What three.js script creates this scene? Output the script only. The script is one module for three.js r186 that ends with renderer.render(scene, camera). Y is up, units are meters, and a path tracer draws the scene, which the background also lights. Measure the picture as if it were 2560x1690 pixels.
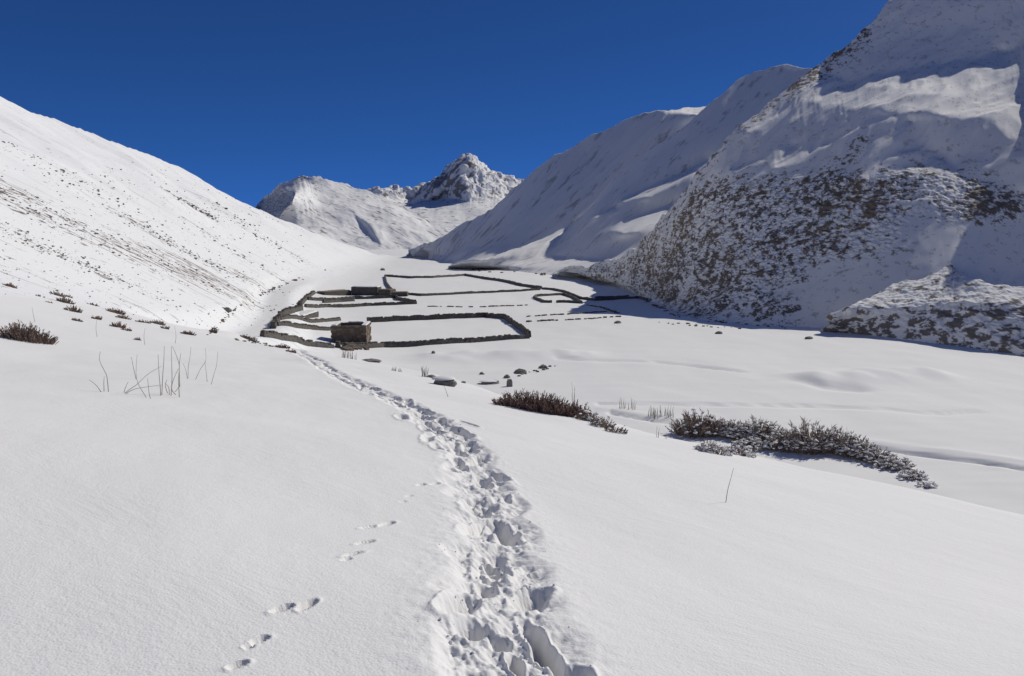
import * as THREE from 'three';
import { ImprovedNoise } from 'three/addons/math/ImprovedNoise.js';
import { mergeGeometries } from 'three/addons/utils/BufferGeometryUtils.js';

// ------------------------------------------------------------------ camera, sky, sun, exposure
const scene = new THREE.Scene();
const F = 1934, CX = 1280, CY = 845, HORIZON = 600;            // focal length etc. in photograph pixels (2560 wide)
const EYE = new THREE.Vector3(0, 16, 0);
const PITCH = Math.atan((CY - HORIZON) / F);
const camera = new THREE.PerspectiveCamera(2 * Math.atan(CY / F) * 180 / Math.PI, 1024 / 676, 0.1, 20000);
camera.position.copy(EYE);
camera.rotation.set(-PITCH, 0, 0);
scene.add(camera);

const SUN_AZ = 53 * Math.PI / 180, SUN_EL = 38 * Math.PI / 180; // azimuth to the right of straight ahead
const SUN = new THREE.Vector3(Math.sin(SUN_AZ) * Math.cos(SUN_EL), Math.sin(SUN_EL), -Math.cos(SUN_AZ) * Math.cos(SUN_EL));
const SKY_W = 1024, SKY_H = 512, skyData = new Float32Array(SKY_W * SKY_H * 4);
for (let j = 0; j < SKY_H; j++) for (let i = 0; i < SKY_W; i++) {
  const phi = ((i + .5) / SKY_W - .5) * 2 * Math.PI, el = ((j + .5) / SKY_H - .5) * Math.PI;
  const dx = Math.cos(phi) * Math.cos(el), dy = Math.sin(el), dz = Math.sin(phi) * Math.cos(el);
  const c = Math.max(0, dx * SUN.x + dy * SUN.y + dz * SUN.z);
  const g = Math.exp(-Math.max(0, dy) / .16);
  const glow = .85 + .55 * Math.pow(c, 2.5), mie = .55 * Math.pow(c, 24);
  const o = (j * SKY_W + i) * 4;
  skyData[o] = (.012 + .032 * g) * glow + mie;
  skyData[o + 1] = (.043 + .155 * g) * glow + mie * .98;
  skyData[o + 2] = (.165 + .53 * g) * glow + mie * .92;
  skyData[o + 3] = 1;
}
const sky = new THREE.DataTexture(skyData, SKY_W, SKY_H, THREE.RGBAFormat, THREE.FloatType);
sky.mapping = THREE.EquirectangularReflectionMapping;
sky.magFilter = sky.minFilter = THREE.LinearFilter;
sky.needsUpdate = true;
scene.background = sky;
scene.environment = sky;

const sun = new THREE.DirectionalLight(new THREE.Color(1, .95, .835), 3.95);
sun.position.copy(SUN).multiplyScalar(1500).add(new THREE.Vector3(0, 0, -250));
sun.target.position.set(0, 0, -250);
sun.castShadow = true;
sun.shadow.mapSize.set(4096, 4096);
Object.assign(sun.shadow.camera, { left: -900, right: 900, top: 900, bottom: -900, near: 1, far: 4000 });
scene.add(sun, sun.target);

const renderer = new THREE.WebGLRenderer({ antialias: true });
renderer.toneMapping = THREE.LinearToneMapping;
renderer.toneMappingExposure = .89;
renderer.shadowMap.enabled = true;

// ------------------------------------------------------------------ helpers
const perlin = new ImprovedNoise();
const noise = (x, y, z) => perlin.noise(x + 61.37, y + 23.71, z + 89.13);
function fbm(x, y, z, oct = 4, gain = .5) {
  let a = 1, s = 0, f = 1;
  for (let i = 0; i < oct; i++) { s += a * noise(x * f, y * f, z * f + i * 7.3); a *= gain; f *= 2.03; }
  return s;
}
function ridged(x, y, z, oct = 4) {
  let a = .5, s = 0, f = 1;
  for (let i = 0; i < oct; i++) { s += a * (1 - Math.abs(noise(x * f, y * f, z * f + i * 5.1)) * 2); a *= .5; f *= 2.07; }
  return s;
}
function rng(seed) {
  let a = seed >>> 0;
  return () => { a |= 0; a = a + 0x6D2B79F5 | 0; let t = Math.imul(a ^ a >>> 15, 1 | a); t = t + Math.imul(t ^ t >>> 7, 61 | t) ^ t; return ((t ^ t >>> 14) >>> 0) / 4294967296; };
}
const clamp = (x, a, b) => x < a ? a : x > b ? b : x;
const mix = (a, b, t) => a + (b - a) * t;
const sstep = (a, b, x) => { const t = clamp((x - a) / (b - a), 0, 1); return t * t * (3 - 2 * t); };
const smax = (a, b, k) => { const h = Math.max(k - Math.abs(a - b), 0) / k; return Math.max(a, b) + h * h * k * .25; };
function curve(tab) {                                            // monotone cubic through [x, y] pairs
  const n = tab.length, d = [], m = [];
  for (let i = 0; i < n - 1; i++) d.push((tab[i + 1][1] - tab[i][1]) / (tab[i + 1][0] - tab[i][0]));
  for (let i = 0; i < n; i++) m.push(i === 0 ? d[0] : i === n - 1 ? d[n - 2] : d[i - 1] * d[i] <= 0 ? 0 : 2 * d[i - 1] * d[i] / (d[i - 1] + d[i]));
  return x => {
    if (x <= tab[0][0]) return tab[0][1] + m[0] * (x - tab[0][0]);
    if (x >= tab[n - 1][0]) return tab[n - 1][1] + m[n - 1] * (x - tab[n - 1][0]);
    let i = 0; while (x > tab[i + 1][0]) i++;
    const h = tab[i + 1][0] - tab[i][0], t = (x - tab[i][0]) / h, t2 = t * t, t3 = t2 * t;
    return (2 * t3 - 3 * t2 + 1) * tab[i][1] + (t3 - 2 * t2 + t) * h * m[i] + (3 * t2 - 2 * t3) * tab[i + 1][1] + (t3 - t2) * h * m[i + 1];
  };
}
const cosP = Math.cos(PITCH), sinP = Math.sin(PITCH);
function rayDir(px, py) {                                        // scaled so that the horizontal forward part is 1
  const x = (px - CX) / F, y = -(py - CY) / F;
  const fy = y * cosP - sinP, fz = -y * sinP - cosP;
  return new THREE.Vector3(x / -fz, fy / -fz, -1);
}
const at = (px, py, z) => rayDir(px, py).multiplyScalar(z).add(EYE);
function project(p) {
  const x = p.x - EYE.x, y = p.y - EYE.y, z = p.z - EYE.z;
  const cy = y * cosP - z * sinP, cz = y * sinP + z * cosP;
  return [CX + F * x / -cz, CY - F * cy / -cz];
}
const names = {};
function numbered(n) { const k = names[n] = (names[n] ?? -1) + 1; return k ? `${n}_${String(k).padStart(3, '0')}` : n; }
function tag(o, label, category, group) { o.userData = { label, category }; if (group) o.userData.group = group; return o; }
function put(o, parent = scene) { o.traverse(m => { if (m.isMesh) m.castShadow = m.receiveShadow = true; }); parent.add(o); return o; }
function thing(name, position, label, category, group) { const g = new THREE.Group(); g.name = numbered(name); g.position.copy(position); tag(g, label, category, group); scene.add(g); return g; }
function part(name, geometry, material, parent) { const m = new THREE.Mesh(geometry, material); m.name = name; return put(m, parent); }
function structure(name, geometry, material, label) { const m = new THREE.Mesh(geometry, material); m.name = name; m.userData = { kind: 'structure', label }; return put(m); }

// ------------------------------------------------------------------ the ground as a height function (world metres)
const sDrop = curve([[-80, 0], [-20, .6], [0, 1.32], [3, 1.62], [5, 1.92], [8, 2.32], [12, 2.85], [20, 3.65], [30, 4.55], [45, 6.5], [60, 9.5], [80, 14.5], [120, 25], [200, 45]]);
const trailX = curve([[-10, .6], [0, .1], [3, 0], [5, -.12], [8, -.4], [12, -1.1], [20, -4], [30, -7.8], [45, -12.4], [60, -17], [100, -28]]);
const crestX = curve([[-60, 30], [0, 16], [8, 9.5], [11.5, 6.9], [13.5, 5.5], [16.5, 3.2], [20, 1.6], [24, -.1], [30, -2.6], [38, -7], [45, -10.5], [60, -15], [100, -27]]);
const hillBaseX = curve([[-200, -25], [0, -22], [25, -22], [75, -28], [190, -57], [260, -68], [330, -76], [380, -82], [450, -88], [520, -95], [600, -102], [700, -112], [900, -130]]);
const hillBaseY = curve([[-200, 0], [0, -1], [25, -3], [75, -9], [130, -11.4], [190, -11.8], [330, -12], [450, -12], [520, -12.5], [600, -13.2], [700, -14.6], [900, -16]]);
const hillTopX = curve([[-200, -200], [0, -185], [75, -180], [190, -175], [260, -172], [330, -167], [380, -163], [450, -167], [520, -172], [560, -166], [600, -140], [650, -122], [700, -119], [900, -135]]);
const hillTopY = curve([[-200, 78], [0, 76], [75, 68], [190, 56], [260, 49], [330, 39.5], [380, 33.5], [450, 25.5], [520, 21], [560, 12], [600, 0], [650, -11.8], [700, -17], [900, -25]]);
function hillHeight(x, z0) {
  const zz = clamp(z0, -200, 700), xb = hillBaseX(zz), xt = hillTopX(zz), hb = hillBaseY(zz), ht = hillTopY(zz);
  const t = (xb - x) / (xb - xt);
  let h = t <= 0 ? hb - .46 * (x - xb) : t <= 1 ? mix(hb, ht, t) : ht - .25 * (xt - x);
  if (z0 > 700) h -= (z0 - 700) * .4;
  const k = sstep(0, .5, t);
  h += k * (2.6 * fbm(x * .018, 1.5, zz * .02, 3) + .9 * fbm(x * .05, 4.5, zz * .09, 3) + 1.1 * ridged(zz * .045 - x * .006, 2.7, x * .007, 4));
  
  return h;
}
function valleyHeight(x, zz) {
  let h = -14.5 + .5 * fbm(x * .02, 9.5, zz * .014, 3) + .10 * fbm(x * .16, 2.5, zz * .11, 2) + .05 * fbm(x * .12, 6.5, zz * .7, 2);
  h += sstep(700, 1600, zz) * 5;
  return h;
}
function shoulderHeight(x, zz) {
  if (zz > 160 || x > 400) return -60;
  const xt = trailX(zz), d = x - xt;
  let h = -sDrop(zz) - (d > 0 ? .13 : .1) * d * sstep(0, 6, zz);
  const e = (x - crestX(zz)) * .9;
  h -= .42 * (e > 8 ? e : Math.log1p(Math.exp(e * 1.4)) / 1.4);
  h += .16 * fbm(x * .11, 3.3, zz * .09, 3) * sstep(4, 14, zz) + .035 * fbm(x * .45, 5.3, zz * .4, 2) + .007 * fbm(x * 1.5 + zz * .5, 8.3, zz * .8, 3);
  return h;
}
let grooves = [], stamps = [], stampGrid = new Map(), trailPts = [];
function macro(x, zz) {                                          // relative to the eye
  const S = shoulderHeight(x, zz), V = valleyHeight(x, zz), L = hillHeight(x, zz);
  let h = smax(S, V, 2.5);
  h = smax(h, L, 5.5);
  // the cart road benched into the foot of the hillside
  if (zz > 50 && zz < 260) {
    const rc = hillBaseX(zz) + 1.5, d = Math.abs(x - rc), w = 1.3;
    if (d < w + 5) {
      const rh = smax(smax(shoulderHeight(rc, zz), valleyHeight(rc, zz), 2.5), hillHeight(rc, zz), 5.5);
      h = mix(rh + .05, h, sstep(w, w + 4.5, d)) * sstep(50, 60, zz) * (1 - sstep(190, 255, zz)) + h * (1 - sstep(50, 60, zz) * (1 - sstep(190, 255, zz)));
    }
  }
  return h;
}
function grooveDelta(x, zz) {
  let s = 0;
  for (const g of grooves) {
    if (x < g.x0 || x > g.x1 || zz < g.z0 || zz > g.z1) continue;
    let best = 1e9;
    for (let i = 0; i < g.p.length - 1; i++) {
      const [ax, az] = g.p[i], [bx, bz] = g.p[i + 1], ux = bx - ax, uz = bz - az;
      const t = clamp(((x - ax) * ux + (zz - az) * uz) / (ux * ux + uz * uz), 0, 1);
      const q = Math.hypot(x - ax - ux * t, zz - az - uz * t); if (q < best) best = q;
    }
    if (best < g.w * 3) s += g.h * Math.exp(-(best / g.w) * (best / g.w)) * (1 + .5 * noise(x * .35, 7, zz * .35));
  }
  return s;
}
function trailDist(x, zz) {
  let best = 1e9;
  for (let i = 0; i < trailPts.length - 1; i++) {
    const [ax, az] = trailPts[i], [bx, bz] = trailPts[i + 1];
    if (zz < az - 2.5 || zz > bz + 2.5) continue;
    const ux = bx - ax, uz = bz - az;
    const t = clamp(((x - ax) * ux + (zz - az) * uz) / (ux * ux + uz * uz), 0, 1);
    const q = Math.hypot(x - ax - ux * t, zz - az - uz * t); if (q < best) best = q;
  }
  return best;
}
function trackDelta(x, zz) {
  if (zz < 1 || zz > 62 || Math.abs(x) > 24) return 0;
  const list = stampGrid.get(Math.floor(x) * 1000 + Math.floor(zz));
  let hole = 0, rim = 0, tread = 0;
  const wob = noise(x * 7, 1.2, zz * 7) * .3 + noise(x * 19, 4.2, zz * 19) * .15 + noise(x * 47, 4.2, zz * 47) * .06;
  if (list) for (const s of list) {
    const dx = x - s.x, dz = zz - s.z;
    const a = (dx * s.c + dz * s.s) / s.len, b = (-dx * s.s + dz * s.c) / s.wid;
    const q = Math.pow(Math.pow(Math.abs(a), 2.6) + Math.pow(Math.abs(b), 2.6), 1 / 2.6) + wob;
    if (q > 2.2) continue;
    const d = s.depth * (1 - sstep(s.edge, 1.15, q)) * (1 + .25 * a);
    if (d > hole) { hole = d; tread = s.tread ? s.tread * Math.sign(Math.sin(a * 13)) * (1 - sstep(.55, .8, q)) : 0; }
    const r = s.rim * Math.exp(-Math.pow((q - 1.28) / .22, 2)); if (r > rim) rim = r;
  }
  let h = hole > .012 ? -hole + tread * .5 + rim * .25 : rim - hole;
  const td = trailDist(x, zz);
  const wid = mix(.19, .26, sstep(6, 22, zz));
  if (td < 1.3) {
    const k = 1 - sstep(wid * .7, wid * 1.6, td + noise(x * 3, 8, zz * 3) * .14);
    h += k * (.035 * fbm(x * 7, 2, zz * 7, 4, .6)) - k * .055;
    if (hole > .03) h += .022 * fbm(x * 14, 9, zz * 14, 3, .6) + .02 * noise(x * 6, 5, zz * 6);
    const k2 = Math.exp(-Math.pow((td - wid * 1.35) / .2, 2));
    h += k2 * (.008 + .006 * fbm(x * 14, 6, zz * 14, 2));
  }
  return h;
}
const H = (x, zz) => EYE.y + macro(x, zz) + grooveDelta(x, zz);
const Hfull = (x, zz) => H(x, zz) + trackDelta(x, zz);
function hit(px, py, fn = H) {                                   // where the line of sight meets the ground
  const d = rayDir(px, py);
  let t0 = 1.2, t = 1.2;
  for (let i = 0; i < 2400; i++) {
    if (EYE.y + d.y * t < fn(d.x * t, t)) break;
    t0 = t; t *= 1.004;
  }
  for (let i = 0; i < 24; i++) { const m = (t0 + t) / 2; if (EYE.y + d.y * m < fn(d.x * m, m)) t = m; else t0 = m; }
  return new THREE.Vector3(d.x * t, fn(d.x * t, t), -t);
}
const ground = (x, z) => H(x, -z);

// grooves, banks and worn lines on the valley floor: [pixel path, width m, height m]
for (const [pts, w, h] of [
  [[[1530, 1032], [1600, 1045], [1700, 1060], [1900, 1082], [2190, 1118], [2440, 1152], [2600, 1178]], .34, -.4],
  [[[1500, 1022], [1600, 1034], [1700, 1047], [1900, 1069], [2190, 1104], [2440, 1136], [2600, 1160]], .5, .1],
  [[[1395, 899], [1500, 902], [1600, 903]], .5, -.3], [[[1640, 905], [1740, 915], [1850, 928]], .5, -.3],
  [[[1500, 1010], [1800, 1012], [2050, 1016], [2350, 1034], [2440, 1028]], .35, -.34],
  [[[1100, 897], [1200, 893], [1300, 889], [1420, 888]], 3.2, .75],
  [[[2030, 950], [2150, 943], [2300, 938]], 3, .8],
  [[[1990, 945], [2060, 962], [2140, 970]], 1.2, -.4],
]) {
  const p = pts.map(([a, b]) => { const q = hit(a, b); return [q.x, -q.z]; });
  grooves.push({ p, w, h, x0: Math.min(...p.map(q => q[0])) - 4 * w, x1: Math.max(...p.map(q => q[0])) + 4 * w, z0: Math.min(...p.map(q => q[1])) - 4 * w, z1: Math.max(...p.map(q => q[1])) + 4 * w });
}

// boot trail and animal tracks pressed into the snow
{
  const R = rng(71);
  const path = [[1330, 1760], [1270, 1660], [1240, 1560], [1232, 1450], [1238, 1380], [1232, 1300], [1196, 1200], [1168, 1130], [1112, 1072], [1052, 1032], [972, 992], [890, 958], [822, 925], [772, 892], [742, 874]];
  trailPts = path.map(([a, b]) => { const q = hit(a, b); return [q.x, -q.z]; }).sort((p, q) => p[1] - q[1]);
  const add = (x, z, ang, len, wid, depth, rim, edge = .15, tread = 0) => stamps.push({ x, z, c: Math.cos(ang), s: Math.sin(ang), len, wid, depth, rim, edge, tread });
  // the near prints one by one: centre pixel, size in pixels across and along, turn, depth
  for (const [px, py, w, l, turn, depth, tread] of [
    [1352, 1600, 48, 116, .25, .2], [1150, 1500, 80, 56, -.3, .13], [1190, 1556, 92, 48, .35, .12], [1248, 1584, 52, 34, 0, .09],
    [1214, 1456, 48, 40, .1, .12], [1326, 1486, 74, 44, -.4, .12], [1288, 1640, 34, 50, .2, .12], [1420, 1700, 100, 60, -.3, .2],
    [1228, 1402, 80, 84, .05, .085, .05], [1256, 1318, 58, 62, .2, .19], [1196, 1302, 36, 40, -.3, .1], [1198, 1258, 80, 40, .1, .17],
    [1206, 1196, 46, 30, .1, .14], [1246, 1190, 36, 24, .4, .11], [1144, 1150, 40, 26, .2, .16], [1192, 1146, 44, 22, -.2, .12], [1150, 1118, 48, 22, .1, .14],
    [1164, 1084, 26, 20, .2, .13], [1098, 1056, 40, 14, -.4, .14], [1070, 1096, 32, 18, .1, .14], [1092, 1118, 30, 14, .2, .11], [1062, 1052, 32, 15, .2, .13], [1066, 1074, 30, 15, .2, .13], [1006, 1044, 32, 13, .2, .13], [1040, 1030, 40, 12, .1, .12],
    [1170, 1060, 18, 12, .5, .1], [1265, 1240, 26, 14, 0, .05],
    // light animal prints
    [1052, 1212, 20, 10, -.5, .035], [1087, 1211, 20, 10, -.5, .035], [1022, 1240, 14, 9, -.5, .015], [1008, 1254, 14, 9, -.5, .015],
    [920, 1318, 22, 17, -.6, .04], [965, 1311, 27, 18, -.4, .055], [911, 1356, 14, 19, -.6, .04], [886, 1384, 17, 22, -.6, .045], [865, 1398, 12, 12, -.4, .018],
    [705, 1522, 32, 34, -.6, .055], [768, 1514, 30, 36, -.35, .07], [650, 1600, 18, 34, -.6, .045], [621, 1616, 16, 18, -.6, .03], [592, 1664, 26, 36, -.7, .055],
  ]) {
    const c = hit(px, py), e = hit(px + w / 2, py), f = hit(px, py - l / 2);
    const animal = depth < .09 && px < 1095 && py > 1200 && px !== 1100;
    add(c.x, -c.z, turn + Math.PI / 2, Math.max(.03, Math.abs(f.z - c.z)) * (animal ? .8 : 1), Math.max(.025, Math.abs(e.x - c.x)) * (animal ? .8 : 1), animal ? depth : depth * .85, animal ? depth * .12 : .016, animal ? .3 : .08, tread || 0);
  }
  // the rest of the trail: two files of prints
  let acc = 0;
  for (let i = 0; i < trailPts.length - 1; i++) {
    const [ax, az] = trailPts[i], [bx, bz] = trailPts[i + 1], L = Math.hypot(bx - ax, bz - az), ang = Math.atan2(bz - az, bx - ax);
    while (acc < L) {
      const t = acc / L, x = mix(ax, bx, t), z = mix(az, bz, t);
      if (z > 8.4) for (const side of [-1, 1]) if (R() < .92) {
        const off = side * (.11 + .1 * (R() - .5) + .08 * sstep(14, 30, z));
        add(x - Math.sin(ang) * off + (R() - .5) * .14, z + Math.cos(ang) * off + (R() - .5) * .25, ang + (R() - .5) * .5, .14 + .05 * R(), .07 + .03 * R(), .07 + .07 * R(), .02);
      } else if (R() < .3) add(x + (R() - .5) * .5, z + (R() - .5) * .3, ang + (R() - .5), .12, .08, .06 + .05 * R(), .03);
      acc += .27 + .1 * R();
    }
    acc -= L;
  }
  for (const s of stamps) {
    const r = Math.max(s.len, s.wid) * 2.3;
    for (let i = Math.floor(s.x - r); i <= Math.floor(s.x + r); i++) for (let j = Math.floor(s.z - r); j <= Math.floor(s.z + r); j++) {
      const k = i * 1000 + j; if (!stampGrid.has(k)) stampGrid.set(k, []); stampGrid.get(k).push(s);
    }
  }
}

// ------------------------------------------------------------------ snow, rock and plant materials
function tileTexture(n, fn, srgb = false) {
  const d = new Uint8Array(n * n * 4);
  for (let j = 0; j < n; j++) for (let i = 0; i < n; i++) {
    const v = fn(i / n, j / n, i, j), o = (j * n + i) * 4;
    if (Array.isArray(v)) { d[o] = v[0]; d[o + 1] = v[1]; d[o + 2] = v[2]; } else d[o] = d[o + 1] = d[o + 2] = v;
    d[o + 3] = 255;
  }
  const t = new THREE.DataTexture(d, n, n); t.wrapS = t.wrapT = THREE.RepeatWrapping; t.magFilter = THREE.LinearFilter; t.minFilter = THREE.LinearMipmapLinearFilter; t.generateMipmaps = true;
  if (srgb) t.colorSpace = THREE.SRGBColorSpace; t.needsUpdate = true; return t;
}
const torus = (u, v, f, s) => {                                  // seamless noise on a unit tile
  const a = u * 2 * Math.PI, b = v * 2 * Math.PI, r = f / (2 * Math.PI);
  return noise(Math.cos(a) * r + s, Math.sin(a) * r + Math.cos(b) * r * 1.13, Math.sin(b) * r + s * 1.7);
};
const Rg = rng(5);
const grain = tileTexture(512, (u, v) => clamp(128 + 55 * torus(u, v, 30, 9) + 40 * torus(u, v, 90, 4) + 90 * (Rg() - .5), 0, 255));
grain.repeat.set(1, 1);
const snowMat = new THREE.MeshStandardMaterial({ color: new THREE.Color().setRGB(.73, .725, .72), roughness: .92, bumpMap: grain, bumpScale: .006 });
const farSnow = new THREE.MeshStandardMaterial({ vertexColors: true, roughness: .95 });
const stoneMat = new THREE.MeshStandardMaterial({ vertexColors: true, roughness: .95, flatShading: true });
const plantMat = new THREE.MeshStandardMaterial({ vertexColors: true, roughness: .9, side: THREE.DoubleSide });

let hillBands;
// ------------------------------------------------------------------ ground sheets: foreground slope, valley floor, hillside, road
{
  const rad = [.25];
  while (rad[rad.length - 1] < 7500) { const r = rad[rad.length - 1]; rad.push(r * (r < 2 ? 1.06 : r < 13 ? 1.004 : r < 60 ? 1.0065 : r < 700 ? 1.0095 : 1.05)); }
  const az = [];
  for (let a = -180; a < 180 - 1e-6;) { az.push(a * Math.PI / 180); a += a < -45 - 1e-6 || a >= 45 ? 3 : a < -22 - 1e-6 || a >= 7.5 ? .35 : .1; }
  const nr = rad.length, na = az.length, pos = new Float32Array((nr * na) * 3), uv = new Float32Array(nr * na * 2), cls = new Uint8Array(nr * na);
  for (let i = 0; i < nr; i++) for (let j = 0; j < na; j++) {
    const x = rad[i] * Math.sin(az[j]), zz = rad[i] * Math.cos(az[j]), k = i * na + j;
    const fine = rad[i] < 64 && Math.abs(az[j]) < .9;
    pos[k * 3] = x; pos[k * 3 + 1] = fine ? Hfull(x, zz) : H(x, zz); pos[k * 3 + 2] = -zz;
    const S = shoulderHeight(x, zz), V = valleyHeight(x, zz), L = hillHeight(x, zz);
    cls[k] = zz > 55 && zz < 250 && Math.abs(x - hillBaseX(zz) - 1.5) < 2.0 && S < Math.max(V, L) ? 3 : L > S && L > V ? 2 : S > V ? 0 : 1;
    if (cls[k] === 2) { uv[k * 2] = (zz + 120) / 840; uv[k * 2 + 1] = (-x) / 230; } else { uv[k * 2] = x / .8; uv[k * 2 + 1] = zz / .8; }
  }
  const idx = [[], [], [], []];
  for (let i = 0; i < nr - 1; i++) for (let j = 0; j < na; j++) {
    const j1 = (j + 1) % na, a = i * na + j, b = i * na + j1, c = a + na, d = b + na;
    idx[cls[c]].push(a, c, b, b, c, d);
  }
  const all = new THREE.BufferGeometry();
  all.setAttribute('position', new THREE.BufferAttribute(pos, 3)); all.setIndex([].concat(idx[0], idx[1], idx[2], idx[3])); all.computeVertexNormals();
  const nrm = all.attributes.normal.array;
  const sheet = k => {
    const map = new Map(), P = [], N = [], U = [], I = [];
    for (const v of idx[k]) {
      let m = map.get(v);
      if (m === undefined) {
        m = P.length / 3; map.set(v, m); P.push(pos[v * 3], pos[v * 3 + 1], pos[v * 3 + 2]); N.push(nrm[v * 3], nrm[v * 3 + 1], nrm[v * 3 + 2]);
        const x = pos[v * 3], zz = -pos[v * 3 + 2];
        if (k === 2) U.push((zz + 120) / 840, -x / 230); else U.push(x / 2.6, zz / 2.6);
      }
      I.push(m);
    }
    const g = new THREE.BufferGeometry();
    g.setAttribute('position', new THREE.Float32BufferAttribute(P, 3)); g.setAttribute('normal', new THREE.Float32BufferAttribute(N, 3)); g.setAttribute('uv', new THREE.Float32BufferAttribute(U, 2)); g.setIndex(I);
    return g;
  };
  // bare soil and dead grass combed down the hillside
  const bands = [
    [[[-60, 430], [0, 478], [90, 535], [200, 580], [330, 625], [440, 672], [545, 700]], .075, 1], [[[0, 560], [120, 625], [230, 670], [330, 712]], .035, .5],
    [[[330, 545], [420, 605], [520, 660], [640, 705]], .035, .75], [[[440, 490], [480, 512], [520, 540]], .02, 1], [[[0, 360], [120, 410], [260, 480]], .05, .2],
    [[[560, 530], [650, 590], [740, 640]], .04, .5], [[[480, 560], [600, 640], [690, 690]], .03, .6], [[[0, 690], [160, 720], [340, 760]], .05, .35], [[[150, 470], [300, 520], [420, 570]], .035, .35],
  ].map(([pts, w, s]) => ({ p: pts.map(([a, b]) => hit(a, b)), w, s }));
  hillBands = bands;
  const W = 2048, HH = 1024, d = new Uint8Array(W * HH * 4), Rr = rng(9), sm = new Float32Array(W * HH);
  for (let j = 0; j < HH; j += 4) for (let i = 0; i < W; i += 4) {
    const zz = (i + 2) / W * 840 - 120, x = -(j + 2) / HH * 230;
    let m = .2;
    for (const b of bands) {
      let best = 1e9;
      for (let q = 0; q < b.p.length - 1; q++) {
        const A = b.p[q], B = b.p[q + 1], ux = B.x - A.x, uz = -B.z + A.z, t = clamp(((x - A.x) * ux + (zz + A.z) * uz) / (ux * ux + uz * uz), 0, 1);
        best = Math.min(best, Math.hypot(x - A.x - ux * t, zz + A.z - uz * t) / (40 + Math.hypot(x, zz) * .9));
      }
      m = Math.max(m, b.s * Math.exp(-(best / b.w) * (best / b.w)));
    }
    for (let q = 0; q < 4; q++) for (let r = 0; r < 4; r++) sm[(j + q) * W + i + r] = m;
  }
  for (let j = 0; j < HH; j++) for (let i = 0; i < W; i++) {
    const zz = i / W * 840 - 120, x = -j / HH * 230;
    const wz = zz + 2.5 * noise(x * .03, 3, zz * .02) - x * .06;
    const streak = noise(wz * .75, 11, x * .045) * .7 + noise(wz * 1.9, 17, x * .11) * .5;
    const fleck = noise(wz * 1.3, 29, x * 1.1) * .8 + noise(wz * .4, 31, x * .35) * .35;
    const m = sm[j * W + i];
    let v = sstep(.46 - .30 * m, .74 - .30 * m, streak) * .78 * clamp(.25 + m * 1.1, 0, 1);
    v = Math.max(v, sstep(.52 - .36 * m, .7 - .36 * m, fleck) * clamp(.2 + m * 1.1, 0, 1));
    v = clamp(v + (Rr() - .5) * .06, 0, 1);
    const o = (j * W + i) * 4, gr = .5 + .5 * noise(x * .2, 3, zz * .2);
    d[o] = mix(226, mix(70, 104, gr), v); d[o + 1] = mix(227, mix(60, 88, gr), v); d[o + 2] = mix(229, mix(54, 76, gr), v); d[o + 3] = 255;
  }
  const hillTex = new THREE.DataTexture(d, W, HH); hillTex.colorSpace = THREE.SRGBColorSpace; hillTex.magFilter = THREE.LinearFilter; hillTex.minFilter = THREE.LinearMipmapLinearFilter; hillTex.generateMipmaps = true; hillTex.wrapS = hillTex.wrapT = THREE.MirroredRepeatWrapping; hillTex.needsUpdate = true;
  structure('foreground_slope', sheet(0), snowMat, 'smooth snow slope in the foreground crossed by a boot trail');
  structure('valley_floor', sheet(1), snowMat, 'flat snow covered valley floor around the stone walls');
  structure('hillside', sheet(2), new THREE.MeshStandardMaterial({ map: hillTex, roughness: .95 }), 'sunlit snowy hillside with streaks of dead grass rising on the left');
  structure('road', sheet(3), snowMat, 'snow covered cart road along the foot of the left hillside');
}

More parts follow.
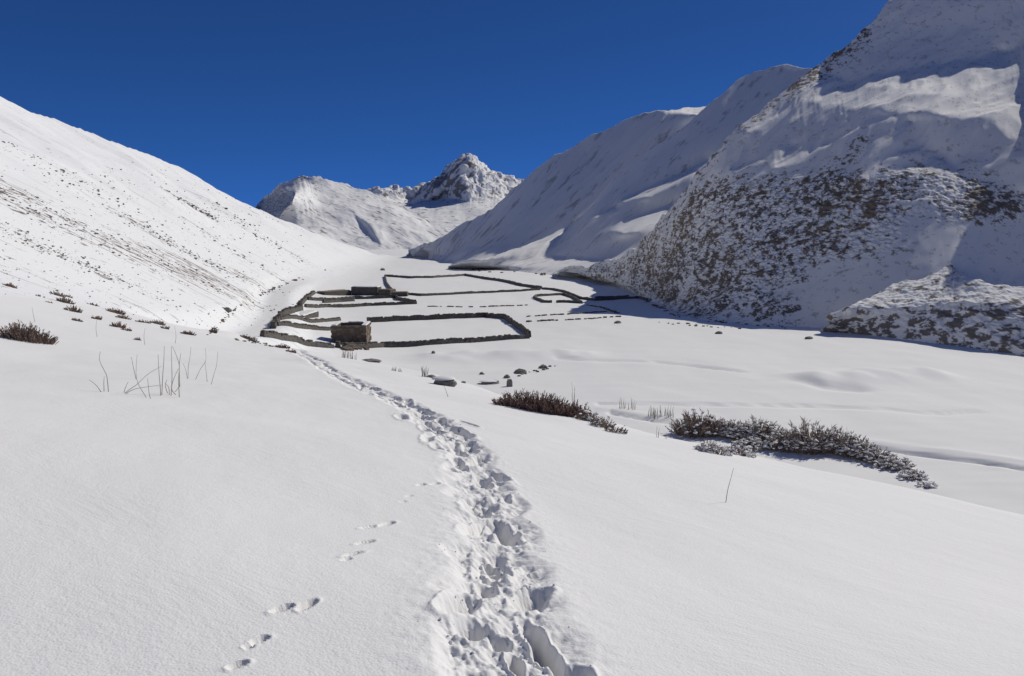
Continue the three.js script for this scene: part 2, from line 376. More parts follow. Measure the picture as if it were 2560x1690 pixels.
// ------------------------------------------------------------------ mountains
// Each is grown upward from its foot: every step of a column takes the slope and aspect of that stretch of the face.
function massif(name, label, { cols, nu, nv, nb = 24, slope, tint, relief, grow = 1.03, blur = 4, backDir = [.5, -.86], backDrop = .75, backLen = 60, jag = 0, jagF = 9 }) {
  const U = cols.length, T = [];
  for (let k = 0; k < 4; k++) T.push(curve(cols.map((c, i) => [i, [c.base[0], c.base[1], c.top[0], c.top[1]][k]])));
  const given = cols[0].z !== undefined, zc = given ? curve(cols.map((c, i) => [i, Math.log(c.z)])) : null;
  const rows = nv + nb, lt = new Float32Array(nu * nv), dirs = [];
  for (let i = 0; i < nu; i++) {
    const u = i / (nu - 1) * (U - 1), bx = T[0](u), by = T[1](u), tx = T[2](u), ty = T[3](u) + jag * fbm(u * jagF, 3.7, 1.3, 3);
    const b = given ? at(bx, by, Math.exp(zc(u))) : hit(bx, by, (x, z) => EYE.y + valleyHeight(x, z));
    let P = b.clone(), t = -b.z;
    for (let j = 0; j < nv; j++) {
      const v = j / (nv - 1), px = mix(bx, tx, v), py = mix(by, ty, v), d = rayDir(px, py);
      dirs.push(d);
      if (j) {
        const [th, ph] = slope(px, py, v, u), a = th * Math.PI / 180, f = ph * Math.PI / 180;
        const nx = -Math.sin(a) * Math.cos(f), ny = Math.cos(a), nz = Math.sin(a) * Math.sin(f);
        const den = nx * d.x + ny * d.y + nz * d.z, num = nx * (P.x - EYE.x) + ny * (P.y - EYE.y) + nz * (P.z - EYE.z);
        let q = den < -1e-6 ? num / den : t * grow;
        q = clamp(q, t * .995, t * grow); t = q;
      }
      P = d.clone().multiplyScalar(t).add(EYE);
      lt[i * nv + j] = Math.log(t);
    }
  }
  // relax the columns against each other so that the whole face takes the slopes and aspects asked for
  const bl = lt.slice(), gu = new Float32Array(lt.length), gv = new Float32Array(lt.length), wt = new Float32Array(lt.length).fill(1), lim = Math.log(grow) * 1.5;
  for (let i = 0; i < nu; i++) for (let j = 0; j < nv; j++) {
    const k = i * nv + j, d = dirs[k], v = j / (nv - 1), u = i / (nu - 1) * (U - 1);
    const [th, ph, we = 1] = slope(mix(T[0](u), T[2](u), v), mix(T[1](u), T[3](u), v), v, u), a = th * Math.PI / 180, f = ph * Math.PI / 180; wt[k] = we;
    const nx = -Math.sin(a) * Math.cos(f), ny = Math.cos(a), nz = Math.sin(a) * Math.sin(f), den = Math.min(-.06, nx * d.x + ny * d.y + nz * d.z);
    if (i < nu - 1) { const e = dirs[k + nv]; gu[k] = clamp(-(nx * (e.x - d.x) + ny * (e.y - d.y)) / den, -lim * 2, lim * 2); }
    if (j < nv - 1) { const e = dirs[k + 1]; gv[k] = clamp(-(nx * (e.x - d.x) + ny * (e.y - d.y)) / den, -lim, lim); }
  }
  for (let it = 0; it < 420; it++) for (let i = 0; i < nu; i++) for (let j = 1; j < nv; j++) {
    const k = i * nv + j; let w = wt[k - 1], s = w * (bl[k - 1] + gv[k - 1]), q = wt[k];
    if (j < nv - 1) { s += q * (bl[k + 1] - gv[k]); w += q; }
    if (i < nu - 1) { s += q * (bl[k + nv] - gu[k]); w += q; }
    if (i > 0) { q = wt[k - nv]; s += q * (bl[k - nv] + gu[k - nv]); w += q; }
    bl[k] += 1.85 * (s / w - bl[k]);
  }
  const pos = new Float32Array(nu * rows * 3), meta = [];
  const P = new THREE.Vector3();
  for (let i = 0; i < nu; i++) {
    const u = i / (nu - 1) * (U - 1);
    let top = null;
    for (let j = 0; j < rows; j++) {
      const k = (i * rows + j) * 3;
      if (j < nv) { P.copy(dirs[i * nv + j]).multiplyScalar(Math.exp(bl[i * nv + j])).add(EYE); if (j === nv - 1) top = P.clone(); if (j === 0) P.y -= .3; }
      else { const s = (j - nv + 1) / nb, r = s * s * backLen; P.set(top.x + backDir[0] * r, top.y - backDrop * r * Math.min(1, .15 + s), top.z + backDir[1] * r); }
      pos[k] = P.x; pos[k + 1] = P.y; pos[k + 2] = P.z;
    }
  }
  const idx = [];
  for (let i = 0; i < nu - 1; i++) for (let j = 0; j < rows - 1; j++) { const a = i * rows + j, b = a + 1, c = a + rows, d = c + 1; idx.push(a, c, b, b, c, d); }
  const g = new THREE.BufferGeometry();
  g.setAttribute('position', new THREE.BufferAttribute(pos, 3)); g.setIndex(idx); g.computeVertexNormals();
  const n0 = g.attributes.normal.array, out = new Float32Array(pos.length), px = new Float32Array(nu * rows * 2);
  for (let i = 0; i < nu; i++) {
    const u = i / (nu - 1) * (U - 1), bx = T[0](u), by = T[1](u), tx = T[2](u), ty = T[3](u);
    for (let j = 0; j < rows; j++) {
      const k = i * rows + j, v = Math.min(1, j / (nv - 1)), X = pos[k * 3], Y = pos[k * 3 + 1], Z = pos[k * 3 + 2];
      const qx = mix(bx, tx, v), qy = mix(by, ty, v); px[k * 2] = qx; px[k * 2 + 1] = qy;
      const e = relief(X, Y, Z, qx, qy, v, u) * sstep(0, .14, v);
      for (let c = 0; c < 3; c++) out[k * 3 + c] = pos[k * 3 + c] + n0[k * 3 + c] * e;
    }
  }
  g.setAttribute('position', new THREE.BufferAttribute(out, 3)); g.computeVertexNormals();
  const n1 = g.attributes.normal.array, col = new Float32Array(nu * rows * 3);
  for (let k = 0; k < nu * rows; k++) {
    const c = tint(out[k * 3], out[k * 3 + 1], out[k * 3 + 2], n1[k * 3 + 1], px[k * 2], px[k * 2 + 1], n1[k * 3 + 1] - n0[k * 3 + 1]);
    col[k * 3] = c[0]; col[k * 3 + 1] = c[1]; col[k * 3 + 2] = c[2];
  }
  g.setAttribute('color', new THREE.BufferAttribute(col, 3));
  return structure(name, g, farSnow, label);
}
const SNOW = [.73, .725, .72];
const blend = (a, b, t) => [mix(a[0], b[0], t), mix(a[1], b[1], t), mix(a[2], b[2], t)];
function inPoly(x, y, p) { let c = false; for (let i = 0, j = p.length - 1; i < p.length; j = i++) if ((p[i][1] > y) !== (p[j][1] > y) && x < (p[j][0] - p[i][0]) * (y - p[i][1]) / (p[j][1] - p[i][1]) + p[i][0]) c = !c; return c; }
function polyDist(x, y, p, closed = true) { let b = 1e9; const n = p.length; for (let i = 0; i < (closed ? n : n - 1); i++) { const A = p[i], B = p[(i + 1) % n], ux = B[0] - A[0], uy = B[1] - A[1], t = clamp(((x - A[0]) * ux + (y - A[1]) * uy) / (ux * ux + uy * uy), 0, 1); b = Math.min(b, Math.hypot(x - A[0] - ux * t, y - A[1] - uy * t)); } return b; }
const soft = (x, y, p, r) => { const d = polyDist(x, y, p), s = inPoly(x, y, p) ? d : -d; return sstep(-r, r, s); };
const near = (x, y, p, r) => { const d = polyDist(x, y, p, false); return Math.exp(-(d / r) * (d / r)); };

// the big slope on the right
{
  const bench = [[2010, 262], [2060, 232], [2110, 210], [2180, 203], [2308, 180], [2412, 150], [2600, 90], [2700, 110], [2700, 270], [2413, 288], [2292, 284], [2230, 288], [2180, 274], [2120, 262], [2070, 262]];
  const ribs = [[[[2230, 292], [2120, 335], [2040, 365], [1940, 413]], 10], [[[2030, 245], [1950, 290], [1873, 333]], 7], [[[1978, 362], [1900, 400], [1834, 429]], 7], [[[2276, 312], [2262, 350], [2241, 378], [2200, 405], [2164, 445]], 9], [[[2250, 375], [2337, 380], [2391, 429]], 7]];
  const gully = [[1760, 440], [1840, 350], [1960, 250], [2050, 225], [2440, 170], [2700, 200], [2700, 420], [2440, 400], [2250, 420], [2100, 430], [1950, 440], [1850, 450]];
  const upper = [[2060, 180], [2130, 60], [2231, -80], [2700, -150], [2700, 60], [2412, 142], [2308, 172], [2180, 194], [2110, 200]];
  const pocket = [[2300, 312], [2700, 330], [2700, 470], [2420, 450], [2395, 425], [2340, 372], [2285, 345]];
  const rocky = [[1450, 690], [1560, 645], [1660, 560], [1740, 480], [1800, 455], [2000, 440], [2100, 430], [2170, 450], [2260, 420], [2440, 445], [2600, 520], [2430, 560], [2280, 530], [2250, 620], [2170, 640], [2020, 650], [2000, 700], [1900, 720], [1990, 780], [1980, 818], [1800, 803], [1690, 780], [1600, 735]];
  const lit = (x, y) => { let m = soft(x, y, bench, 12); for (const [p, r] of ribs) m = Math.max(m, near(x, y, p, r * 1.15)); return m; };
  massif('mountain', 'steep shaded mountainside of snow and scrub on the right', {
    cols: [[1385, 683, 1392, 679], [1500, 701, 1520, 655], [1610, 743, 1600, 610], [1700, 789, 1660, 545], [1800, 804, 1735, 448], [1900, 813, 1822, 353], [2000, 817, 1932, 252], [2130, 823, 2062, 148], [2280, 841, 2165, 62], [2440, 858, 2290, -30], [2560, 850, 2500, -60], [2760, 830, 2720, 330], [3000, 820, 3000, 640]].map(c => ({ base: [c[0], c[1]], top: [c[2], c[3]] })),
    nu: 640, nv: 430, grow: 1.01,
    slope: (x, y) => { const m = lit(x, y), up = soft(x, y, upper, 14) , p = soft(x, y, pocket, 14); return [mix(47 + 8 * up + 6 * p, 24, m), mix(33 - 3 * up - 10 * p, 86, m), 1 + 7 * up + 3 * p + 2 * m]; },
    relief: (X, Y, Z, x, y) => {
      const r = soft(x, y, rocky, 26), g = soft(x, y, gully, 30), s = clamp(Math.hypot(X, Z) / 200, .7, 2);
      const q = .6 * X + .8 * Z + 3 * noise(X * .05, Y * .05, Z * .05), f = -.8 * X + .6 * Z;
      let e = 1.0 * fbm(X * .03, Y * .03, Z * .03, 2);
      e += (.5 + 3.6 * g) * (ridged(q * .045, f * .012, 2.2, 4) - .5) + 1.0 * sstep(260, 120, y) * fbm(X * .022, Y * .03, Z * .022, 3) + .22 * fbm(q * .35, Y * .12, f * .08, 3);
      e += r * (.45 * ridged(q * .1 + 9, f * .03, 3.3, 3) + .25 * ridged(q * .4 + 9, Y * .6, f * .3, 3) + .3 * fbm(X * 1.1, Y * 1.6, Z * 1.1, 2));
      return e * s;
    },
    tint: (X, Y, Z, ny, x, y, dn) => {
      const q = .6 * X + .8 * Z, f = -.8 * X + .6 * Z;
      const r = soft(x, y, rocky, 40);
      const ridge = .8 * near(x, y, [[1690, 500], [1780, 402], [1870, 312], [1960, 228], [2030, 165], [2090, 118]], 13) + 1.0 * near(x, y, [[1985, 215], [2050, 165], [2110, 115], [2150, 80]], 30) + .8 * near(x, y, [[2095, 420], [2130, 390], [2155, 350]], 15);
      const w = noise(X * .15, Y * .2, Z * .15), n = fbm(q * .62 + w, Y * .75, f * .42 + w, 5, .8), big = fbm(X * .04, Y * .05, Z * .04, 3) + .7 * noise(X * .11, Y * .16, Z * .11), fine = fbm(X * 1.9, Y * 2.2, Z * 1.9, 2);
      const z = clamp(Math.max(r * (1.1 + .8 * big) - .12, ridge * (.8 + .6 * big) - .12, -.3), -.3, 1.1);
      const rib = ridged(q * .085 + w * .5, f * .02, 7.7, 3) - .55;
      const m = sstep(.34 - .62 * z, .62 - .56 * z, n * .85 + rib * .55 * r + .3 * fine - dn * .7) * mix(.2, 1, sstep(-.3, .2, z));
      const tone = .5 + .9 * fbm(X * .09, Y * .09, Z * .09, 2) + .2 * fine;
      return blend(SNOW, blend([.085, .07, .06], [.16, .115, .07], clamp(tone, 0, 1)), m * .95);
    }, backDir: [.8, -.6], backLen: 140, backDrop: .5, jag: 10, jagF: 4,
  });
  // a low spur in front of its foot, sunlit on top
  massif('spur', 'low sunlit spur with a dark rocky foot at the far right', {
    cols: [[2040, 826, 2070, 800], [2110, 832, 2125, 768], [2190, 840, 2220, 716], [2270, 850, 2300, 676], [2330, 858, 2360, 650], [2400, 866, 2405, 690], [2470, 876, 2470, 706], [2600, 895, 2600, 724], [2800, 930, 2800, 800]].map(c => ({ base: [c[0], c[1]], top: [c[2], c[3]] })),
    nu: 260, nv: 150, grow: 1.02,
    slope: (x, y) => { const m = sstep(12, -6, y - mix(772, 758, sstep(2110, 2440, x)) - 8 * noise(x * .03, 2, 4)); return [mix(50, 21, m), mix(48, 96, m)]; },
    relief: (X, Y, Z) => .5 * fbm(X * .08, Y * .08, Z * .08, 3) + .3 * ridged(X * .35, Y * .5, Z * .35, 3) + .12 * fbm(X * 1.2, Y * 1.6, Z * 1.2, 2),
    tint: (X, Y, Z, ny, x, y, dn) => {
      const lo = sstep(-8, 10, y - mix(778, 766, sstep(2110, 2440, x))), z = .30 + .6 * lo;
      const n = fbm(X * .6, Y * .9, Z * .6, 4, .7) + .2 * fbm(X * 2.2, Y * 2.4, Z * 2.2, 2);
      return blend(SNOW, [.11, .09, .075], .92 * sstep(.46 - .62 * z, .70 - .62 * z, n - dn * .6));
    }, backDir: [.75, -.66], backLen: 34, backDrop: .75, jag: 4, jagF: 5,
  });
}
// the shaded shoulder behind it
massif('mountain_001', 'shaded snow mountain behind the scrub slope with a sunlit fan at its foot', {
  cols: [[1120, 668, 1122, 662], [1230, 672, 1230, 640], [1330, 682, 1420, 560], [1430, 690, 1560, 420], [1520, 690, 1690, 330], [1620, 690, 1800, 240], [1720, 690, 1880, 180], [1850, 690, 1960, 163], [2000, 690, 2040, 175], [2250, 690, 2250, 190]].map(c => ({ base: [c[0], c[1]], top: [c[2], c[3]] })),
  nu: 340, nv: 260, blur: 5, grow: 1.02,
  slope: (x, y) => {
    let m = soft(x, y, [[1140, 668], [1180, 645], [1290, 605], [1432, 562], [1400, 600], [1360, 640], [1500, 650], [1420, 672], [1300, 672]], 8);
    m = Math.max(m, soft(x, y, [[1530, 575], [1600, 540], [1690, 500], [1660, 550], [1600, 580], [1560, 588]], 8));
    for (const p of [[[1560, 505], [1640, 470], [1770, 405]], [[1570, 498], [1620, 490], [1740, 430]], [[1490, 545], [1535, 522]]]) m = Math.max(m, near(x, y, p, 7));
    return [mix(46, 13, m), mix(34, 80, m)];
  },
  relief: (X, Y, Z) => 1.0 * fbm(X * .016, Y * .016, Z * .016, 3) + 1.5 * (ridged((.6 * X + .8 * Z) * .03, (-.8 * X + .6 * Z) * .008, 4.1, 5) - .62) + .55 * ridged((.6 * X + .8 * Z) * .14, (-.8 * X + .6 * Z) * .03, 4.1, 3),
  tint: (X, Y, Z, ny, x, y) => {
    const z = Math.max(.12, .35 * near(x, y, [[1180, 668], [1280, 672], [1400, 680]], 8), .4 * near(x, y, [[1560, 560], [1600, 520], [1640, 500]], 20));
    return blend(SNOW, [.11, .09, .075], .45 * sstep(.40 - .5 * z, .95 - .5 * z, fbm((.6 * X + .8 * Z) * .35, Y * .12, (-.8 * X + .6 * Z) * .06, 4, .7)));
  }, backDir: [.8, -.6], backLen: 200, backDrop: .4, jag: 5, jagF: 3,
});
// the dark ridge running down to the valley head
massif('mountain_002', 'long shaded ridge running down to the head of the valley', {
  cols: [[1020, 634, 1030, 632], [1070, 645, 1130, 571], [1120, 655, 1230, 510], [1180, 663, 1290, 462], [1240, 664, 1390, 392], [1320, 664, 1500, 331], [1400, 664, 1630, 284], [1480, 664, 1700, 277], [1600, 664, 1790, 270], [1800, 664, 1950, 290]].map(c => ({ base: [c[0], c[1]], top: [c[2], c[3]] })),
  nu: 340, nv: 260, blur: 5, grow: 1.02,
  slope: (x, y) => { const m = soft(x, y, [[1660, 284], [1790, 262], [1780, 280], [1745, 305], [1720, 292]], 5); return [mix(46, 12, m), mix(32, 85, m)]; },
  relief: (X, Y, Z) => 2.5 * fbm(X * .006, Y * .006, Z * .006, 3) + 4.5 * (ridged((.6 * X + .8 * Z) * .011, (-.8 * X + .6 * Z) * .003, 6.3, 5) - .62) + 1.6 * ridged((.6 * X + .8 * Z) * .05, (-.8 * X + .6 * Z) * .012, 4.1, 3),
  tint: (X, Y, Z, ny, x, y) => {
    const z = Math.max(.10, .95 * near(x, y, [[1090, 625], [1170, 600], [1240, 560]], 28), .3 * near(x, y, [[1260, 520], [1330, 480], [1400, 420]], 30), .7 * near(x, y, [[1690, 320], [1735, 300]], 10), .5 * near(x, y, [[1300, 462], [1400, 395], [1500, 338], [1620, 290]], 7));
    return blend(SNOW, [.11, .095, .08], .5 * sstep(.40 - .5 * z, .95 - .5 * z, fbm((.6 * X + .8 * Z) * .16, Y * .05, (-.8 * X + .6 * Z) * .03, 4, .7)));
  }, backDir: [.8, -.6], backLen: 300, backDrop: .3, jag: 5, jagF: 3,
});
// the sunlit spur that closes the valley on the left
{
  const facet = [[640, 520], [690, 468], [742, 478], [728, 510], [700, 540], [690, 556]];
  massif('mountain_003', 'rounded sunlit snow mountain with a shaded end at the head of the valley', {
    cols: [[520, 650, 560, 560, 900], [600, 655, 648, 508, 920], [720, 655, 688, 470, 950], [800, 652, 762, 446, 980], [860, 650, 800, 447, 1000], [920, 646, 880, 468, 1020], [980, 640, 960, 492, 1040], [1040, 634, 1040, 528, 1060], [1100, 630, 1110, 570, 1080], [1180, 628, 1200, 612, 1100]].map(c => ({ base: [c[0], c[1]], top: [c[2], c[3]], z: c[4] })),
    nu: 320, nv: 200, blur: 4, grow: 1.02,
    slope: (x, y) => {
      const f = Math.max(soft(x, y, facet, 6), .75 * soft(x, y, [[890, 540], [925, 560], [950, 612], [920, 585]], 7));
      return [mix(30 + 6 * noise(x * .012, y * .012, 2), 58, f), mix(128 + 30 * noise(x * .015 - y * .012, y * .004, 5), 8, f)];
    },
    relief: (X, Y, Z) => 3 * fbm(X * .007, Y * .007, Z * .007, 3) + 4.5 * (ridged(X * .012 - Y * .01, Y * .006, Z * .014, 4) - .62) + .8 * fbm(X * .05, Y * .05, Z * .05, 2),
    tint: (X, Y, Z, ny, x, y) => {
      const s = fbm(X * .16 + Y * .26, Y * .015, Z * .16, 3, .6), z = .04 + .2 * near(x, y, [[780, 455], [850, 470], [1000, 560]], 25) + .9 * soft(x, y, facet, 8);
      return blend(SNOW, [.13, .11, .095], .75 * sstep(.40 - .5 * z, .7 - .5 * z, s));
    }, backDir: [-.2, -.98], backLen: 350, backDrop: .3, jag: 6, jagF: 3,
  });
}
// the far rocky peak and its snow bowl
{
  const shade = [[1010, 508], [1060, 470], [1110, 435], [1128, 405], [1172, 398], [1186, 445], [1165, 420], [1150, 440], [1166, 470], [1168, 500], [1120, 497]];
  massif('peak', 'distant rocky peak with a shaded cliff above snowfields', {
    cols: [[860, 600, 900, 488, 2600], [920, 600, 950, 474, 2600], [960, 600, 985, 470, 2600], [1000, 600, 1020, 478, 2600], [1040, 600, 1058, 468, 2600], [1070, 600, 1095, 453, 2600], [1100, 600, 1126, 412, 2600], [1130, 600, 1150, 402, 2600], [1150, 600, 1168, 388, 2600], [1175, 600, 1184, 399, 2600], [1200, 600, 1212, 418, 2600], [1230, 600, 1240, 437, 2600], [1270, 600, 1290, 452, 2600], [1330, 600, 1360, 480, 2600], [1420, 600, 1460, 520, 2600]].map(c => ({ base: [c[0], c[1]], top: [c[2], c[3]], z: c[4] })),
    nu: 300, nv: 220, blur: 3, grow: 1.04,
    slope: (x, y) => {
      const f = soft(x, y, shade, 5), b = 1 - sstep(470, 515, y), c = near(x, y, [[920, 490], [985, 482], [1040, 485]], 8);
      return [mix(mix(12, 45, b), 62, Math.max(f, c * .8)), mix(125 + 30 * noise(x * .03, y * .01, 3), 20, Math.max(f, c * .7))];
    },
    relief: (X, Y, Z, x, y) => (7 * fbm(X * .006, Y * .004, Z * .006, 4) + 26 * ridged(X * .011 - Y * .008, Y * .006, Z * .011, 4) * (1 - sstep(470, 520, y))),
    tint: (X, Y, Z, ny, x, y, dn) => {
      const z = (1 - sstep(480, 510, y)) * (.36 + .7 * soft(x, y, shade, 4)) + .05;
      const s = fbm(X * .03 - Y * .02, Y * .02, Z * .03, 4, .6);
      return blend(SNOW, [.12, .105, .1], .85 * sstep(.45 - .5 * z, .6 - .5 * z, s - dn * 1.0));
    }, backDir: [.1, -.99], backLen: 900, backDrop: .5, jag: 6, jagF: 2.2,
  });
}
// ------------------------------------------------------------------ stone walls and buildings of the pasture village
function paintStone(g, seed, lo = .05, hi = .115) {
  const p = g.attributes.position, c = new Float32Array(p.count * 3), R = rng(seed);
  for (let i = 0; i < p.count; i += 3) {
    const n = .5 + .5 * noise(p.getX(i) * .9 + seed, p.getY(i) * .9, p.getZ(i) * .9), v = mix(lo, hi, clamp(n * .6 + R() * .4, 0, 1));
    for (let k = 0; k < 3 && i + k < p.count; k++) { c[(i + k) * 3] = v * 1.06; c[(i + k) * 3 + 1] = v * .98; c[(i + k) * 3 + 2] = v * .92; }
  }
  g.setAttribute('color', new THREE.BufferAttribute(c, 3)); return g;
}
function wallGeometry(pts, height, thick, seed, origin, ragged = .1) {   // a dry-stone wall along world points, rough on every side
  const R = rng(seed), rows = [];
  for (let i = 0; i < pts.length - 1; i++) {
    const A = pts[i], B = pts[i + 1], L = Math.hypot(B.x - A.x, B.z - A.z), n = Math.max(1, Math.round(L / .42));
    for (let k = 0; k < n + (i === pts.length - 2 ? 1 : 0); k++) rows.push([mix(A.x, B.x, k / n), mix(A.z, B.z, k / n)]);
  }
  const ring = [[-.5, -.35], [-.52, .25], [-.46, .62], [-.36, 1], [0, 1.06], [.36, 1], [.46, .62], [.52, .25], [.5, -.35]], P = [], I = [], m = ring.length;
  rows.forEach(([x, z], i) => {
    const a = rows[Math.max(0, i - 1)], b = rows[Math.min(rows.length - 1, i + 1)], l = Math.hypot(b[0] - a[0], b[1] - a[1]) || 1, nx = -(b[1] - a[1]) / l, nz = (b[0] - a[0]) / l, y = ground(x, z);
    const hh = height * (1 + ragged * 1.6 * noise(x * .5, seed, z * .5) + ragged * (R() - .5));
    ring.forEach(([o, v]) => { const w = (o + (R() - .5) * .16) * thick; P.push(x + nx * w + (R() - .5) * .08 - origin.x, y + v * hh + (R() - .5) * .07 - origin.y, z + nz * w + (R() - .5) * .08 - origin.z); });
  });
  for (let i = 0; i < rows.length - 1; i++) for (let k = 0; k < m - 1; k++) { const a = i * m + k, b = a + 1, c = a + m, d = c + 1; I.push(a, b, c, b, d, c); }
  for (const e of [0, (rows.length - 1) * m]) for (let k = 1; k < m - 1; k++) e ? I.push(e, e + k, e + k + 1) : I.push(e, e + k + 1, e + k);
  const g = new THREE.BufferGeometry(); g.setAttribute('position', new THREE.Float32BufferAttribute(P, 3)); g.setIndex(I);
  const f = g.toNonIndexed(); f.computeVertexNormals(); return paintStone(f, seed);
}
const foot = list => list.map(([a, b]) => hit(a, b));
let wallSeed = 100;
// blocks of stone laid in courses against a face; every block is a part
const blockGeos = [];
{ const R = rng(31);
  for (let k = 0; k < 5; k++) {
    const g = new THREE.BoxGeometry(1, 1, 1, 2, 2, 1), p = g.attributes.position;
    for (let i = 0; i < p.count; i++) { const x = p.getX(i), y = p.getY(i), z = p.getZ(i), s = 7.3 * k; p.setXYZ(i, x * (1 - .1 * Math.abs(y)) + .12 * noise(x * 2 + s, y * 2, z * 2), y * (1 - .1 * Math.abs(x)) + .12 * noise(x * 2, y * 2 + s, z * 2), z * (1 - .15 * (Math.abs(x) + Math.abs(y))) + .1 * noise(x * 2, y * 2, z * 2 + s)); }
    const f = g.toNonIndexed(); f.computeVertexNormals(); blockGeos.push(f);
  } }
const blockMats = [[.15, .115, .085], [.17, .13, .095], [.2, .16, .12], [.16, .105, .08], [.115, .095, .082]].map(c => new THREE.MeshStandardMaterial({ color: new THREE.Color().setRGB(...c), roughness: .95, flatShading: true }));
const capMat = new THREE.MeshStandardMaterial({ color: new THREE.Color().setRGB(.73, .725, .72), roughness: .95 });
function enclosure(name, label, category, runs, height, thick, ragged = .1, group) {
  const W = runs.map(foot), o = W[0][0].clone(), t = thing(name, o, label, category, group), R = rng(wallSeed * 13 + 5);
  for (const w of W) {
    const m = -w.reduce((a, p) => a + p.z, 0) / w.length / F, hh = height * m, th = Math.min(thick, .95 * hh);
    const wl = part('wall', wallGeometry(w, hh, th, ++wallSeed, o, ragged), stoneMat, t);
    if (height < 6.2) continue;
    for (let i = 0; i < w.length - 1; i++) {                       // loose top course, stone by stone
      const A = w[i], B = w[i + 1], L = Math.hypot(B.x - A.x, B.z - A.z), turn = Math.atan2(-(B.z - A.z), B.x - A.x), n = Math.floor(L / .5);
      for (let k = 0; k < n; k++) if (R() < .8) {
        const f = (k + .5) / n, x = mix(A.x, B.x, f), z = mix(A.z, B.z, f), s = part('stone', blockGeos[Math.floor(R() * 5)], wallMats[Math.floor(R() * 4)], wl);
        s.scale.set(.34 + .3 * R(), .14 + .24 * R() * R(), th * (.6 + .5 * R())); s.rotation.set((R() - .5) * .2, turn + (R() - .5) * .5, (R() - .5) * .25);
        s.position.set(x - o.x, ground(x, z) + hh * (1 + ragged * 1.6 * noise(x * .5, wallSeed, z * .5)) + .05 - o.y, z - o.z);
      }
    }
  }
  return t;
}
const wallMats = [[.055, .05, .046], [.075, .066, .058], [.10, .086, .072], [.085, .066, .054]].map(c => new THREE.MeshStandardMaterial({ color: new THREE.Color().setRGB(...c), roughness: .95, flatShading: true }));
enclosure('stone_enclosure', 'large dark stone enclosure joined to the right of the square hut', 'enclosure', [
  [[862, 871], [960, 868], [1100, 861], [1230, 852], [1322, 846]], [[1324, 843], [1300, 823], [1282, 812]], [[1280, 811], [1262, 797], [1214, 793], [1100, 798], [1000, 802], [918, 806]]], 11, .5);
enclosure('stone_enclosure', 'far large stone enclosure whose wall bends on to the shaded mountain', 'enclosure', [
  [[981, 729], [966, 710], [962, 692]], [[964, 691], [1028, 696], [1081, 695], [1164, 689], [1214, 698], [1252, 703], [1294, 713], [1353, 722]], [[1356, 723], [1382, 725], [1423, 735], [1453, 748], [1488, 752], [1571, 747], [1597, 746], [1618, 752]], [[1020, 737], [1052, 740], [1205, 733], [1350, 725]]], 5.5, .6);
enclosure('stone_pen', 'small open stone pen beside the far winding wall', 'pen', [
  [[1335, 746], [1340, 742], [1409, 738], [1432, 745], [1455, 759], [1423, 757], [1391, 757]], [[1380, 757], [1361, 757], [1347, 751], [1337, 747]]], 6, .6);
enclosure('stone_wall', 'short straight wall parallel to the far winding wall', 'wall', [[[1488, 746], [1530, 745], [1571, 743]]], 5, .6);
enclosure('stone_enclosure', 'long narrow stone enclosure in front of the long low house', 'enclosure', [
  [[763, 768], [818, 768], [925, 765], [1041, 760]], [[1040, 759], [993, 750], [990, 744]], [[770, 750], [800, 752], [886, 748], [990, 745]], [[808, 757], [850, 755], [885, 753]]], 6.5, .55);
enclosure('stone_wall', 'ragged wall along the cart road left of the enclosures', 'wall', [[[786, 734], [768, 744], [750, 763], [754, 774], [725, 783], [702, 791], [692, 806], [682, 822]]], 9, .6, .35);
enclosure('stone_wall', 'wall meeting the upper left corner of the square hut', 'wall', [[[700, 800], [754, 800], [818, 804], [850, 801]]], 7, .6, .25);
enclosure('stone_wall', 'wall meeting the middle left side of the square hut', 'wall', [[[693, 815], [736, 818], [772, 822], [832, 826]]], 8, .6, .25);
enclosure('stone_wall', 'broken wall running from roadside scrub to the hut foot', 'wall', [[[656, 842], [700, 848], [738, 853], [774, 865], [832, 870]]], 11, .7, .3);
enclosure('stone_wall', 'stub of wall pointing at the viewer before the hut', 'wall', [[[845, 866], [845, 868], [845, 870]]], 14, .6, .2);
for (const [pts, label] of [
  [[[1314, 805], [1400, 801], [1480, 797], [1556, 791]], 'nearer of two thin snowed wall footings right of the big enclosure'],
  [[[1317, 792], [1420, 786], [1520, 779]], 'farther of two thin snowed wall footings right of the big enclosure'],
  [[[1073, 767], [1160, 768], [1240, 766], [1320, 763]], 'broken row of footing stones between the two largest enclosures'],
  [[[1467, 763], [1505, 770], [1547, 784]], 'slanting footing stones running down from the small pen'],
]) {
  const W = foot(pts), t = thing('wall_footing', W[0], label, 'wall footing'), R = rng(++wallSeed);
  for (let i = 0; i < W.length - 1; i++) {
    const n = Math.round(W[i].distanceTo(W[i + 1]) / .62);
    for (let k = 0; k < n; k++) if (R() < .74) {
      const x = mix(W[i].x, W[i + 1].x, k / n) + (R() - .5) * .4, z = mix(W[i].z, W[i + 1].z, k / n) + (R() - .5) * .4, q = .35 + .35 * R();
      const m = part('stone', blockGeos[Math.floor(R() * 5)], blockMats[Math.floor(R() * 5)], t); m.scale.set(q * 1.3, q * .55, q); m.rotation.y = R() * 6; m.position.set(x - W[0].x, ground(x, z) + .06 - W[0].y, z - W[0].z);
    }
  }
}

